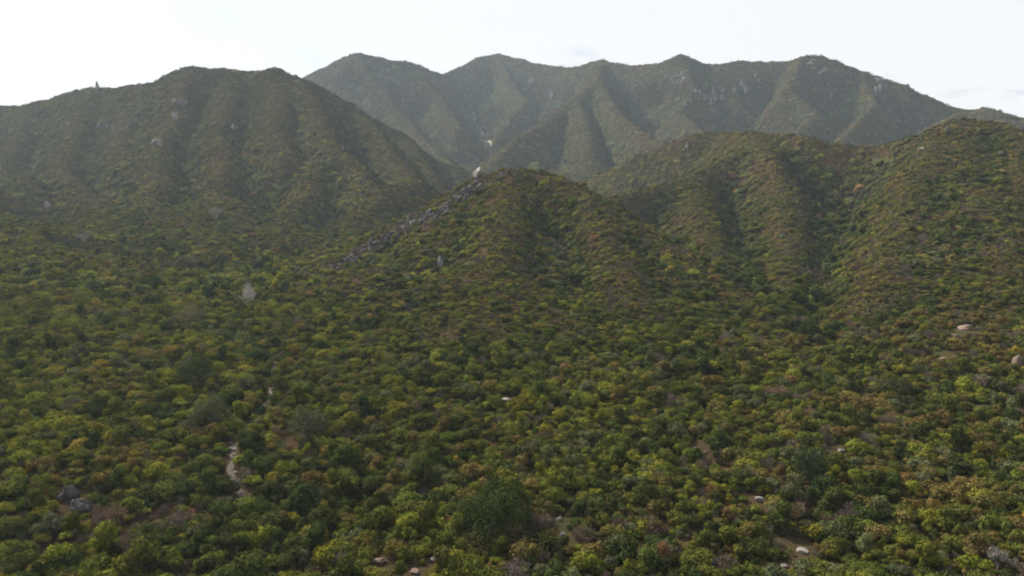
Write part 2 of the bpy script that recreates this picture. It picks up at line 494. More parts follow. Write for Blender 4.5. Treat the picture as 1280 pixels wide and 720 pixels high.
def lobes_for(r, kind, n):
    c, R = [], []
    for k in range(n):
        a = 2 * math.pi * (k / n + r.uniform(-.06, .06) * 3)
        if kind == 'flat':
            rad = 0 if k == 0 else r.uniform(.35, .72); z = r.uniform(.95, 1.15) - .28 * rad
            R.append((r.uniform(.30, .46),) * 2 + (r.uniform(.20, .30),))
        elif kind == 'tall':
            rad = 0 if k == 0 else r.uniform(.2, .5); z = r.uniform(.5, 1.55)
            R.append((r.uniform(.32, .48),) * 2 + (r.uniform(.34, .5),))
        else:
            rad = 0 if k == 0 else r.uniform(.3, .66); z = r.uniform(.45, .95) - .3 * rad + (.15 if k == 0 else 0)
            R.append((r.uniform(.24, .56),) * 2 + (r.uniform(.24, .52),))
        c.append((rad * math.cos(a), rad * math.sin(a), z))
    return np.array(c), np.array(R)

def crown_points(r, c, R, n, zmin, shell=.7):
    w = (R[:, 0] ** 2); w /= w.sum()
    out_p, out_n = [], []
    got = 0
    while got < n:
        m = n * 2
        k = r.choice(len(c), m, p=w)
        d = unit_dirs(r, m)
        reach = np.where(r.random(m) < .14, r.uniform(1.05, 1.38, m), r.uniform(shell, 1.05, m))     # a few sprigs stick out
        p = c[k] + d * R[k] * reach[:, None]
        ins = np.zeros(m, bool)
        for q in range(len(c)):
            e = ((p - c[q]) / R[q]); ins |= ((e * e).sum(1) < .42) & (k != q)
        ok = (~ins) & (p[:, 2] > zmin)
        out_p.append(p[ok]); out_n.append(d[ok] / R[k[ok]] * R[k[ok]].mean(1)[:, None]); got += ok.sum()
    p, nn = np.concatenate(out_p)[:n], np.concatenate(out_n)[:n]
    return p, nn / np.linalg.norm(nn, axis=1)[:, None]

def tint(r, n, lo=.6, hi=1.4):
    v = r.uniform(lo, hi, n)[:, None] * np.ones((1, 3))
    v[:, 0] *= r.uniform(.85, 1.2, n)
    return v

def crown_arrays(seed, kind, nleaf, size, nl=7, flat=0.0):
    r = np.random.default_rng(seed)
    base = {'dry': 'round', 'dryflat': 'flat', 'round': 'round', 'flat': 'flat', 'tall': 'tall'}[kind]
    c, R = lobes_for(r, base, nl)
    zmin = {'round': .10, 'flat': .5, 'tall': .12}[base]
    p, nn = crown_points(r, c, R, nleaf, zmin, .45 if kind.startswith('dry') else .7)
    if kind.startswith('dry'):                     # bare twig sprays: thin slivers pointing out and up
        d = nn + np.array([0, 0, .5]) + .5 * unit_dirs(r, nleaf); d /= np.linalg.norm(d, axis=1)[:, None]
        s = np.cross(d, unit_dirs(r, nleaf)); s /= np.linalg.norm(s, axis=1)[:, None]
        L = (size * r.uniform(1.2, 2.6, nleaf))[:, None]; W = size * .22
        q = np.stack([p - d * L * .5 - s * W, p - d * L * .5 + s * W, p + d * L * .5 + s * W * .3, p + d * L * .5 - s * W * .3], 1).reshape(-1, 3)
        f = np.arange(4 * nleaf).reshape(nleaf, 4)
    else:
        m = nn * (1 - .7 * flat) + np.array([0, 0, .9 * flat]) + .45 * (1 - .4 * flat) * unit_dirs(r, nleaf); m /= np.linalg.norm(m, axis=1)[:, None]
        q, f = leaf_quads(r, p, m, size)
    return q, f, tint(r, nleaf), c, R

def tube(path, radii, seg=5):
    """tapered tube through path points -> verts, quads"""
    path = np.asarray(path, float); v = []
    for k, p in enumerate(path):
        d = path[min(k + 1, len(path) - 1)] - path[max(k - 1, 0)]; d /= np.linalg.norm(d) + 1e-9
        a = np.cross(d, (0.3, 1, .1)); a /= np.linalg.norm(a); b = np.cross(d, a)
        for s in range(seg):
            t = 2 * math.pi * s / seg; v.append(p + radii[k] * (math.cos(t) * a + math.sin(t) * b))
    f = []
    for k in range(len(path) - 1):
        for s in range(seg):
            f.append((k * seg + s, k * seg + (s + 1) % seg, (k + 1) * seg + (s + 1) % seg, (k + 1) * seg + s))
    return np.array(v), np.array(f)

def join(parts):
    vs, fs, o = [], [], 0
    for v, f in parts:
        vs.append(v); fs.append(f + o); o += len(v)
    return np.concatenate(vs), np.concatenate(fs)

def stems_arrays(seed, c, kind, r0=.045, n=6):
    """stems fan out from the root to the crown lobes"""
    r = np.random.default_rng(seed + 900)
    parts = []
    single = kind in ('flat', 'tall')
    fork = np.array([r.uniform(-.05, .05), r.uniform(-.05, .05), .38 if single else .02])
    if single: parts.append(tube([(0, 0, -.12), fork * .5 + (.02, 0, 0), fork], [r0 * 1.5, r0 * 1.2, r0 * 1.1], 6))
    for q in c[:n]:
        st = fork if single else np.array([r.uniform(-.06, .06), r.uniform(-.06, .06), -.1])
        mid = (st + q) / 2 + r.uniform(-.07, .07, 3)
        parts.append(tube([st, mid, q + (0, 0, .1)], [r0, r0 * .65, r0 * .25], 5))
    return join(parts)

# crown/stem mesh data: three levels of detail; index order is the order of the source collections below
KINDS = ['round', 'round', 'round', 'flat', 'flat', 'dry', 'dry', 'tall']
CROWN, STEM = [], []
for i, kd in enumerate(KINDS):
    q, f, v, c, R = crown_arrays(100 + i, kd, {'dry': 900, 'flat': 900, 'tall': 1300}.get(kd, 1150), .085 if kd == 'dry' else .10, 7 + i % 3)
    CROWN.append(mesh_from('crown_' + kd, q, f, [M_TWIG if kd == 'dry' else M_LEAF], v))
    sv, sf = stems_arrays(100 + i, c, kd)
    STEM.append(mesh_from('stem_' + kd, sv, sf, [M_BARK], smooth=True))

def source_collection(name, nleaf, size, stems, flat):
    col = bpy.data.collections.new(name)                 # never linked to the scene: only read by the scatter
    for i, kd in enumerate(KINDS):
        q, f, v, c, R = crown_arrays(100 + i, kd, int(nleaf * (1.15 if kd in ('tall',) else 1)), size * (.9 if kd == 'dry' else 1), 7 + i % 3, flat)
        mi = np.zeros(len(f), int)
        if stems:
            sv, sf = stems_arrays(100 + i, c, kd)
            f = np.concatenate([f, sf + len(q)]); q = np.concatenate([q, sv]); v = np.concatenate([v, np.ones((len(sf), 3))]); mi = np.concatenate([mi, np.ones(len(sf), int)])
        o = bpy.data.objects.new('%s_%02d_%s' % (name, i, kd), mesh_from(name, q, f, [M_TWIG if kd == 'dry' else M_LEAF, M_BARK], v, mi))
        col.objects.link(o)
    return col
LODS = [source_collection('brush_near', 1000, .105, True, 0), source_collection('brush_mid', 330, .19, False, .55), source_collection('brush_far', 120, .31, False, 1.0)]
print('crowns', time.time() - T0)

# ------------------------------------------------------------------ rocks
def rock_mesh(name, seed, mat, sub=3, angular=.5):
    r = np.random.default_rng(seed)
    bm = bmesh.new(); bmesh.ops.create_icosphere(bm, subdivisions=sub, radius=1.0)
    v = np.array([x.co[:] for x in bm.verts]); f = np.array([[x.index for x in q.verts] for q in bm.faces]); bm.free()
    for _ in range(11):                                  # split faces: flatten against random planes
        d = unit_dirs(r, 1)[0]; h = r.uniform(.5, .85)
        s = v @ d; over = np.clip(s - h, 0, None)
        v = v - over[:, None] * d[None, :] * (.75 + .2 * angular)
    n = unit_dirs(r, 3)
    v = v * (1 + .10 * np.sin(v @ n[0] * 3.1 + 1) + .06 * np.sin(v @ n[1] * 6.3) + .035 * np.sin(v @ n[2] * 11.0))[:, None]
    for k_ in range(4):                                  # cracks and chipped edges
        d = unit_dirs(r, 1)[0]; s = v @ d - r.uniform(-.4, .4)
        v = v * (1 - .07 * np.exp(-(s / .07) ** 2))[:, None]
    v = v * (1 + r.normal(0, .018, len(v)))[:, None]
    return mesh_from(name, v, f, [mat], smooth=False)
ROCKS = {k: [rock_mesh('rock', 40 * j + s, m, 3) for s in range(5)]
         for j, (k, m) in enumerate([('pale', M_GRANITE), ('dark', M_DARKROCK), ('crag', M_CRAG), ('pink', M_PINK)])}
CLEAR = []                # x, y, radius kept free of brush
R_ = random.Random(5)

def put_rock(px, py, wpx, hpx, tone, name, label, group, clear=1.0, sink=.3, depth=1.0, front=0.0):
    g = ground_hit(px, py + hpx * .35)
    if g is None: return None
    d = math.hypot(g.x, g.y); m = d / FPX
    o = link(name, R_.choice(ROCKS[tone]))
    o.scale = (wpx * m / 2 * 1.05, wpx * m / 2 * R_.uniform(.7, 1.0) * depth, max(hpx * m / 2 * 1.25, .12))
    o.rotation_euler = (R_.uniform(-.15, .15), R_.uniform(-.15, .15), R_.uniform(-.5, .5) + (0 if R_.random() < .5 else math.pi))
    o.location = (g.x, g.y, g.z + o.scale[2] * (1 - 2 * sink))
    tag(o, label, 'rock', group)
    if clear: CLEAR.append((g.x, g.y, wpx * m / 2 * clear + .4))
    k = 1.5
    while k < front:                      # low ground in front, so the rock stays in view
        CLEAR.append((g.x * (1 - k / d), g.y * (1 - k / d), wpx * m / 2 * .8)); k += 1.5
    return o

# the dark boulder pile in the brush, and single rocks lying between shrubs
put_rock(88, 619, 23, 21, 'dark', 'boulder', 'big black flat topped boulder, highest of the dark pile', 'dark boulder pile', 1.1)
put_rock(100, 634, 30, 20, 'dark', 'boulder', 'widest black boulder with a pale top in the dark pile', 'dark boulder pile', 1.0, front=3)
put_rock(77, 623, 12, 11, 'dark', 'boulder', 'small pale edged boulder at the side of the dark pile', 'dark boulder pile', 1.0, front=3)
put_rock(68, 690, 20, 8, 'crag', 'boulder', 'low grey rock slab in the brush below the dark boulder pile', None, 1.2)
for px, py, w, h, tn, lb in [
        (951, 625, 14, 8, 'pale', 'white angular rock in brush, brightest of the lone rocks'),
        (1003, 689, 15, 8, 'crag', 'wide grey rock beside a patch of bare red soil'),
        (980, 707, 11, 5, 'crag', 'thin white rock slab below the wide grey rock'),
        (893, 704, 10, 10, 'dark', 'round grey rock standing among yellow green shrubs'),
        (700, 650, 9, 6, 'pale', 'small pale rock beside the big dark tree'),
        (703, 668, 8, 6, 'pale', 'small grey rock beneath the pale rock by the big dark tree'),
        (541, 699, 9, 8, 'pale', 'rounded bluish grey rock in brown scrub'),
        (474, 701, 20, 9, 'pink', 'pinkish rock slab beside pale dead twigs'),
        (520, 714, 18, 6, 'pink', 'low pinkish rock in scrub near the rounded grey rock'),
        (1052, 564, 9, 5, 'pale', 'pale flat rock behind the spreading dark green tree'),
        (1030, 558, 5, 4, 'pale', 'tiny white rock next to the pale flat rock behind the tree'),
        (869, 561, 6, 4, 'pale', 'tiny white stone on rusty soil, first of two'),
        (883, 566, 6, 4, 'pale', 'tiny white stone on rusty soil, second of two'),
        (550, 328, 9, 15, 'crag', 'upright tan rock on the face of the cone hill'),
        (1207, 409, 18, 7, 'pink', 'pink bare rock patch on the hillside'),
        (1195, 420, 8, 4, 'pink', 'small pink rock under the pink rock patch'),
        (1272, 452, 13, 17, 'pink', 'tall pinkish rock face in the hillside brush'),
        (1180, 450, 16, 7, 'pink', 'brown rock low on the hillside under the pink patch'),
        (600, 479, 10, 4, 'crag', 'pale rock ledge at the foot of the cone hill'),
        (632, 499, 16, 5, 'crag', 'wide dark ledge in the brush at the foot of the cone hill'),
        (530, 612, 16, 9, 'dark', 'bluish grey rock in the dark gap beside the big tree'),
        (122, 109, 5, 11, 'crag', 'rock pinnacle on the crest of the rounded mountain'),
        (634, 214, 4, 10, 'crag', 'thin upright rock on top of the cone hill')]:
    put_rock(px, py, w, h, tn, 'rock', lb, None, .9, front=4.5 if py > 480 else 0)

# stones of the stream bed that shows between the shrubs
STREAM_PX = [(313, 436), (340, 455), (345, 466), (336, 500), (312, 530), (306, 545), (292, 558), (291, 575), (287, 590), (293, 603), (303, 622), (305, 638)]
for k, (a, b) in enumerate(zip(STREAM_PX[:-1], STREAM_PX[1:])):
    n = max(3, int(math.hypot(b[0] - a[0], b[1] - a[1]) / 1.25)) if k not in (2, 3, 4, 8) else 4
    for j in range(n):
        t = (j + R_.random()) / n
        px, py = a[0] + t * (b[0] - a[0]) + R_.gauss(0, 4.5), a[1] + t * (b[1] - a[1]) + R_.gauss(0, 2)
        if math.sin(py * .42) + .5 * math.sin(py * .19 + 1) < -.75: continue      # brush closes over the bed here
        w = R_.choice((R_.uniform(1.5, 3.5), R_.uniform(2.5, 7.0)))
        put_rock(px, py, w, w * R_.uniform(.5, .75), 'pale', 'stream_boulder',
                 'white stone in the dry stream bed between shrubs' if w < 3.9 else 'large white boulder in the dry stream bed between shrubs',
                 'stones of the dry stream bed', .3)

# rocky shoulder ridge of the cone hill
RIDGE_PX = [(632, 214), (602, 222), (586, 231), (562, 249), (535, 262), (512, 271), (495, 283), (470, 297), (440, 316), (412, 333)]
RW = [6, 24, 32, 34, 38, 34, 22, 20, 20]
WHERE = ['by the hilltop'] * 2 + ['below the hilltop'] * 2 + ['halfway down'] * 2 + ['at the lower end'] * 3
for k, (a, b) in enumerate(zip(RIDGE_PX[:-1], RIDGE_PX[1:])):
    for j in range(RW[k]):
        t = R_.random()
        px, py = a[0] + t * (b[0] - a[0]) + R_.gauss(0, 4), a[1] + t * (b[1] - a[1]) + abs(R_.gauss(0, 7)) + 2
        w = R_.uniform(2.2, 7.5); asp = R_.uniform(.5, 1.2); pale = R_.random() < .07
        look = ('large' if w > 5.5 else 'medium' if w > 3.8 else 'small') + (' upright' if asp > .95 else ' flat' if asp < .65 else '')
        put_rock(px, py, w, w * asp, 'crag' if pale else 'dark', 'ridge_rock',
                 '%s %s rock %s on the cone hill rocky shoulder' % (look, 'pale' if pale else 'dark grey', WHERE[k]), 'rocks of the shoulder ridge', .45)

# crags high on the mountains
for cx, cy, n, sp, size, lab in [
        (850, 96, 7, 7, 6, 'pale crag below the double pointed summit of the far range'), (838, 99, 3, 4, 6, 'pale crag below the double pointed summit of the far range'),
        (905, 114, 14, 22, 6, 'grey crag on the steep face of the far range'), (880, 125, 10, 20, 5, 'grey crag on the steep face of the far range'),
        (930, 112, 5, 8, 5, 'grey crag on the steep face of the far range'), (945, 96, 5, 12, 4, 'grey crag on the steep face of the far range'),
        (1012, 79, 7, 8, 7, 'pale crag on the flat summit of the far range'), (1100, 107, 9, 9, 6, 'pale crag on the long descending shoulder of the far range'),
        (1040, 123, 7, 9, 5, 'grey crag under the flat summit of the far range'), (1028, 92, 5, 7, 4, 'grey crag under the flat summit of the far range'),
        (685, 118, 5, 9, 5, 'grey crag above the ravine in the far range'), (632, 155, 6, 7, 5, 'grey crag above the ravine in the far range'),
        (660, 110, 6, 14, 5, 'grey crag above the ravine in the far range'), (500, 106, 2, 3, 5, 'grey crag under the pointed hazy peak'), (460, 130, 3, 6, 5, 'grey crag under the pointed hazy peak'),
        (228, 128, 5, 6, 6, 'tan crag on the spur of the rounded mountain'), (219, 145, 6, 6, 7, 'tan crag on the spur of the rounded mountain'), (196, 178, 6, 7, 7, 'tan crag on the spur of the rounded mountain'),
        (320, 150, 2, 5, 4, 'small crag in a gully of the rounded mountain'), (290, 160, 3, 4, 5, 'small crag in a gully of the rounded mountain'), (135, 158, 7, 12, 7, 'reddish crag on the face of the rounded mountain'),
        (4, 215, 2, 4, 6, 'pale crag at the foot of the rounded mountain'), (60, 259, 2, 3, 8, 'pale crag in brush below the rounded mountain'),
        (1151, 187, 3, 3, 7, 'pale upright rock on the ridge of the brushy hills'), (1185, 160, 4, 6, 6, 'dark rock near the top of the brushy hills'), (1130, 206, 5, 7, 6, 'dark rock near the top of the brushy hills'),
        (860, 184, 4, 6, 5, 'grey rock on the dark spur of the brushy hills'), (440, 190, 6, 14, 8, 'dark cliff rock on the knobbly spur of the rounded mountain'), (455, 222, 6, 8, 8, 'dark cliff rock on the knobbly spur of the rounded mountain')]:
    tn = 'dark' if lab.startswith('dark') else 'crag'
    for k in range(n):
        w = size * R_.uniform(.5, 1.15)
        put_rock(cx + R_.gauss(0, sp * .6), cy + R_.gauss(0, sp * .45), w * .8, w * R_.uniform(.8, 1.4) * (.55 if cy < 90 else 1), tn, 'crag', lab, lab.split(' on ')[-1].split(' of ')[-1] + ' crags', .7, .35)
print('rocks', time.time() - T0)

# dry stream bed and far ravine: sheets of sand and stone that follow the ground
def strip(name, pxs, width, lift, mat, label, clear=.45):
    pts = [ground_hit(*p) for p in pxs]
    pts = [p for p in pts if p is not None]
    v, f, path = [], [], []
    for a, b in zip(pts[:-1], pts[1:]):
        n = max(2, int((b - a).length / 2.0))
        path += [a.lerp(b, t / n) for t in range(n)]
    path.append(pts[-1])
    for k, p in enumerate(path):
        d = path[min(k + 1, len(path) - 1)] - path[max(k - 1, 0)]; s = Vector((d.y, -d.x, 0)).normalized()
        w = width * (.7 + .6 * (.5 + .5 * math.sin(k * 1.7) * math.cos(k * .61)))
        row = [p + s * w * u for u in (-1, -.5, 0, .5, 1)]
        v += [(q.x, q.y, float(H(q.x, q.y)) + lift) for q in row]
        if k:
            o = (k - 1) * 5; f += [(o + j, o + j + 1, o + j + 6, o + j + 5) for j in range(4)]
        CLEAR.append((p.x, p.y, clear))
    tag(link(name, mesh_from(name, v, f, [mat], smooth=True)), label, None, None, 'structure')
strip('stream_bed', STREAM_PX, .6, .06, M_SAND, 'dry stony stream bed winding between the shrubs', .75)
strip('ravine_bed', [(587, 130), (589, 140), (593, 152), (603, 168), (614, 184)], 1.7, .7, M_CRAG, 'pale bare ravine running down the far range', 2.2)
strip('ravine_pool', [(594, 222), (597, 214), (600, 208)], 3.0, .5, M_CRAG, 'pale washed rock where the far ravine meets the valley', 4.0)

# ------------------------------------------------------------------ trees that stand out
def tree(px, py, wpx, hpx, colr, label, seed, kind='round', nleaf=3600, group=None):
    """px,py: foot in the picture; wpx,hpx: crown width and total height in picture pixels"""
    g = ground_hit(px, py); m = g.length / FPX
    w, h = wpx * m / 2, hpx * m
    r = np.random.default_rng(seed)
    c, R = lobes_for(r, 'round', 12)
    c = c * (1, 1, 1.0); extra = c[1:7] * (.7, .7, 1) + (0, 0, .25); c = np.concatenate([c, extra]); R = np.concatenate([R * .8, R[1:7] * .7])
    p, nn = crown_points(r, c, R, nleaf, .05)
    mm = nn + .45 * unit_dirs(r, nleaf); mm /= np.linalg.norm(mm, axis=1)[:, None]
    zs = h / 1.3
    q, f = leaf_quads(r, p * (w, w, zs), mm, .26)
    root = empty('tree', g, r.uniform(0, 6))
    tag(root, label, 'tree', group)
    cr_ = link('crown', mesh_from('tree_crown', q, f, [M_LEAF], tint(r, nleaf)), root); cr_['leafcol'] = colr
    fork = np.array([r.uniform(-.2, .2), r.uniform(-.2, .2), .28 * h])
    tv, tf = tube([(0, 0, -.5), fork * .5 + (.1, 0, 0), fork], [.07 * h * .45, .06 * h * .4, .05 * h * .4], 8)
    tr = link('trunk', mesh_from('tree_trunk', tv, tf, [M_BARK], smooth=True), root)
    parts = []
    for k in range(9):
        e = c[k] * (w, w, zs)
        parts.append(tube([fork * .95, (fork + e) / 2 + r.uniform(-.3, .3, 3), e], [.025 * h, .015 * h, .006 * h], 6))
    link('limbs', mesh_from('tree_limbs', *join(parts), [M_BARK], smooth=True), tr)
    CLEAR.append((g.x, g.y, w * .72))
    return root
DG, MG, GG = (.026, .040, .014), (.048, .062, .018), (.060, .072, .040)
tree(618, 672, 122, 80, (.034, .050, .016), 'biggest tree, broad dark green crown with pale limbs', 1, nleaf=9000)
tree(262, 537, 52, 42, GG, 'domed grey green tree beside the dry stream bed', 2)
tree(384, 548, 62, 44, GG, 'wide soft grey green tree across the stream bed from the domed one', 3)
tree(388, 648, 42, 46, (.032, .050, .018), 'tall round fresh green tree on the bank of the stream bed', 4)
tree(250, 484, 62, 46, DG, 'dark green tree upstream of the domed grey green tree', 5)
tree(1008, 606, 66, 50, (.034, .050, .026), 'spreading dark green tree among brown scrub', 6)
tree(1030, 632, 50, 36, DG, 'lower dark tree beside the spreading dark green tree', 7)
tree(1010, 428, 36, 28, DG, 'dark green tree where the gully leaves the hills', 8)
tree(235, 408, 52, 24, (.085, .085, .052), 'greyish dome shaped tree in the valley brush', 9)
tree(190, 364, 32, 22, DG, 'small dark tree in the valley behind the greyish dome tree', 10)
tree(233, 342, 28, 24, (.060, .064, .045), 'grey olive tree in the valley above the greyish dome tree', 11)
tree(530, 612, 48, 42, MG, 'mid green tree next to the dark gap by the biggest tree', 12)
tree(290, 520, 20, 26, (.020, .030, .014), 'narrow very dark tree next to the dry stream bed', 13)
tree(332, 525, 24, 17, (.020, .030, .014), 'low round very dark tree next to the dry stream bed', 14)
tree(130, 520, 40, 26, MG, 'mid green tree on the yellowish slope', 15)
tree(430, 590, 44, 36, (.042, .060, .016), 'rounded green tree between the stream bed and the mid green tree', 16)
tree(66, 668, 46, 22, GG, 'grey green tree just below the dark boulder pile', 17)
tree(1120, 500, 52, 26, (.045, .050, .022), 'flat olive tree at the foot of the hillside', 18)

def bare_tree(px, py, wpx, hpx, mat, label, seed, n=34, thick=1.0, wide=1.0):
    g = ground_hit(px, py); m = g.length / FPX
    w, h = wpx * m / 2, hpx * m
    r = np.random.default_rng(seed)
    root = empty('bare_tree', g, 0); tag(root, label, 'tree')
    top = np.array([0, 0, h * .34])
    t0 = .035 * h * thick
    tv, tf = tube([(0, 0, -.4), (.04 * h, 0, h * .17), top], [t0 * 1.2, t0, t0 * .9], 7)
    tr = link('trunk', mesh_from('bare_trunk', tv, tf, [mat], smooth=True), root)
    parts = []
    for k in range(max(7, n // 4)):
        a = 2 * math.pi * r.random(); q = math.sqrt(r.random())
        ex, ey = w * q * math.cos(a), w * q * math.sin(a)
        e = np.array([ex, ey, h * (r.uniform(.62, 1.0) - .14 * q * q)])
        low = np.array([ex * .25, ey * .25, h * r.uniform(.06, .24)])
        mid = np.array([ex * .7, ey * .7, h * r.uniform(.42, .55)]) + r.uniform(-.03, .03, 3) * h
        parts.append(tube([low, mid, e], [t0 * .5, t0 * .36, t0 * .14], 5))
        for j in range(5):
            s = mid + (e - mid) * r.uniform(-.2, .75); d = (e - mid) * .5 + r.uniform(-.1, .1, 3) * h
            parts.append(tube([s, s + d * .5, s + d], [t0 * .22, t0 * .16, t0 * .07], 4))
    cq, cf, cv, cc_, cR = crown_arrays(700 + seed, 'dryflat', 620, .085, 8)
    cq = cq * (w, w, h / 1.32)
    tw = link('twigs', mesh_from('bare_twigs', cq, cf, [M_TWIG], cv), root)
    tw['leafcol'] = {'bleached_wood': (.36, .345, .325), 'grey_wood': (.20, .185, .175), 'copper_bark': (.17, .12, .085)}[mat.name]
    link('branches', mesh_from('bare_branches', *join(parts), [mat], smooth=True), tr)
    CLEAR.append((g.x, g.y, w * .35))
bare_tree(311, 387, 21, 29, M_PALEBARK, 'bleached white leafless tree standing out in the valley', 1, 34, .9)
bare_tree(270, 275, 17, 14, M_GREYWOOD, 'grey leafless tree farther up the valley', 2, 26, 1.6)
bare_tree(104, 302, 14, 9, M_GREYWOOD, 'small grey leafless tree in a dark hollow of the valley', 3, 22, 1.6)
bare_tree(144, 662, 30, 30, M_REDBARK, 'leafless copper barked tree in brush by the dark boulders', 4, 30, .5)
bare_tree(656, 655, 26, 34, M_REDBARK, 'leafless brownish tree at the edge of the biggest tree', 5, 30, .42)
bare_tree(1245, 715, 26, 26, M_GREYWOOD, 'pale leafless tree in yellow green brush', 6, 30, .4)
bare_tree(425, 712, 26, 22, M_GREYWOOD, 'pale leafless bush near the pinkish rock slab', 7, 30, .4)
bare_tree(975, 505, 24, 22, M_REDBARK, 'reddish leafless tree in the middle scrub', 8, 34, .5)

def cactus(px, py, hpx, arms, seed, label):
    g = ground_hit(px, py); m = g.length / FPX; h = hpx * m
    r = np.random.default_rng(seed)
    root = empty('columnar_cactus', g, r.uniform(0, 6)); tag(root, label, 'cactus', 'columnar cacti in the brush')
    def column(x, y, z0, z1, rad):
        v, f = [], []; seg = 20; zs = [z0, z0 + .1, z0 + (z1 - z0) * .5, z1 - rad, z1 - rad * .35, z1]
        for k, z in enumerate(zs):
            q = rad * (.8, 1, 1.05, 1, .7, .1)[k]
            for s in range(seg):
                a = 2 * math.pi * s / seg; rr = q * (1 if s % 2 else .8); v.append((x + rr * math.cos(a), y + rr * math.sin(a), z))
        for k in range(len(zs) - 1):
            for s in range(seg): f.append((k * seg + s, k * seg + (s + 1) % seg, (k + 1) * seg + (s + 1) % seg, (k + 1) * seg + s))
        return np.array(v), np.array(f)
    rad = max(.2, .055 * h)
    link('stem', mesh_from('cactus_stem', *column(0, 0, -.2, h, rad), [M_CACTUS]), root)
    for k in range(arms):
        a = 2 * math.pi * (k / max(arms, 1)) + r.uniform(0, .6); x, y = 2.6 * rad * math.cos(a), 2.6 * rad * math.sin(a); z0 = h * r.uniform(.22, .4)
        e1 = tube([(0, 0, z0 - .3), (x * .6, y * .6, z0 - .1), (x, y, z0 + .35)], [rad * .7, rad * .8, rad * .85], 12)
        link('arm', mesh_from('cactus_arm', *join([e1, column(x, y, z0 + .1, h * r.uniform(.7, .95), rad * .85)]), [M_CACTUS]), root)
    CLEAR.append((g.x, g.y, .8))
for k, (px, py, hp, ar, lb) in enumerate([
        (262, 388, 13, 0, 'single dark columnar cactus across from the bleached white tree'), (354, 388, 12, 1, 'dark columnar cactus beside the bleached white tree'),
        (1188, 610, 24, 3, 'dark many armed columnar cactus in brown scrub below the hillside'), (1150, 580, 20, 2, 'slender columnar cactus farther up the scrub from the many armed one'),
        (1078, 480, 16, 2, 'columnar cactus in the scrub under the hillside'), (893, 655, 22, 2, 'columnar cactus beside the white angular rock'),
        (935, 655, 20, 1, 'columnar cactus with one arm near the white angular rock'), (1240, 590, 18, 1, 'columnar cactus in the green scrub by the hillside')]):
    cactus(px, py, hp, ar, k, lb)
print('trees', time.time() - T0)

# ------------------------------------------------------------------ brush cover
def blur(a, n):
    for _ in range(n):
        p = np.pad(a, 1, mode='edge'); a = (p[2:, 1:-1] + p[:-2, 1:-1] + p[1:-1, 2:] + p[1:-1, :-2] + 4 * a) / 8
    return a
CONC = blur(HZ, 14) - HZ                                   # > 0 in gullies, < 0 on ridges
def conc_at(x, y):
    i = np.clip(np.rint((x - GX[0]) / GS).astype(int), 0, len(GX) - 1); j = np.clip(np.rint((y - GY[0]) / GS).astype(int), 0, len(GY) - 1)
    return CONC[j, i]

def visible(x, y, up):
    z = H_fast(x, y) + up
    vis = np.zeros(len(x), bool)
    for cx in (-25.0, 0.0, 25.0):
        ok = np.ones(len(x), bool)
        for t in np.linspace(.12, .985, 46):
            ok &= H_fast(cx + (x - cx) * t, y * t) < CAMZ + (z - CAMZ) * t
        vis |= ok
    return vis

def band(y0, y1, s):
    gy = np.arange(y0, y1, s * .87)
    xs, ys = [], []
    for k, yy in enumerate(gy):
        half = yy * .735 + 30
        x = np.arange(-half, half, s) + (s / 2 if k % 2 else 0)
        xs.append(x); ys.append(np.full(len(x), yy))
    x, y = np.concatenate(xs), np.concatenate(ys)
    return x + rng.uniform(-.48, .48, len(x)) * s, y + rng.uniform(-.48, .48, len(x)) * s

BARE = []                                                   # clearings of soil: picture point, radius in metres
for px, py, rr in [(905, 592, 2.5), (880, 560, 2), (1045, 562, 1.6), (1205, 415, 5), (1262, 460, 4), (470, 703, 1.2), (990, 680, 1.5), (495, 578, 1.5), (560, 420, 2), (1180, 445, 3)]:
    g = ground_hit(px, py)
    if g is not None: BARE.append((g.x, g.y, rr))

CATS = np.array([(.038, .050, .016), (.069, .083, .019), (.116, .126, .021), (.076, .086, .044), (.098, .085, .029), (.118, .097, .076), (.130, .086, .038), (.170, .146, .030)])
CAT_NAMES = ['dark green', 'olive green', 'yellow green', 'grey green', 'brownish olive', 'grey brown', 'rust brown', 'golden yellow']

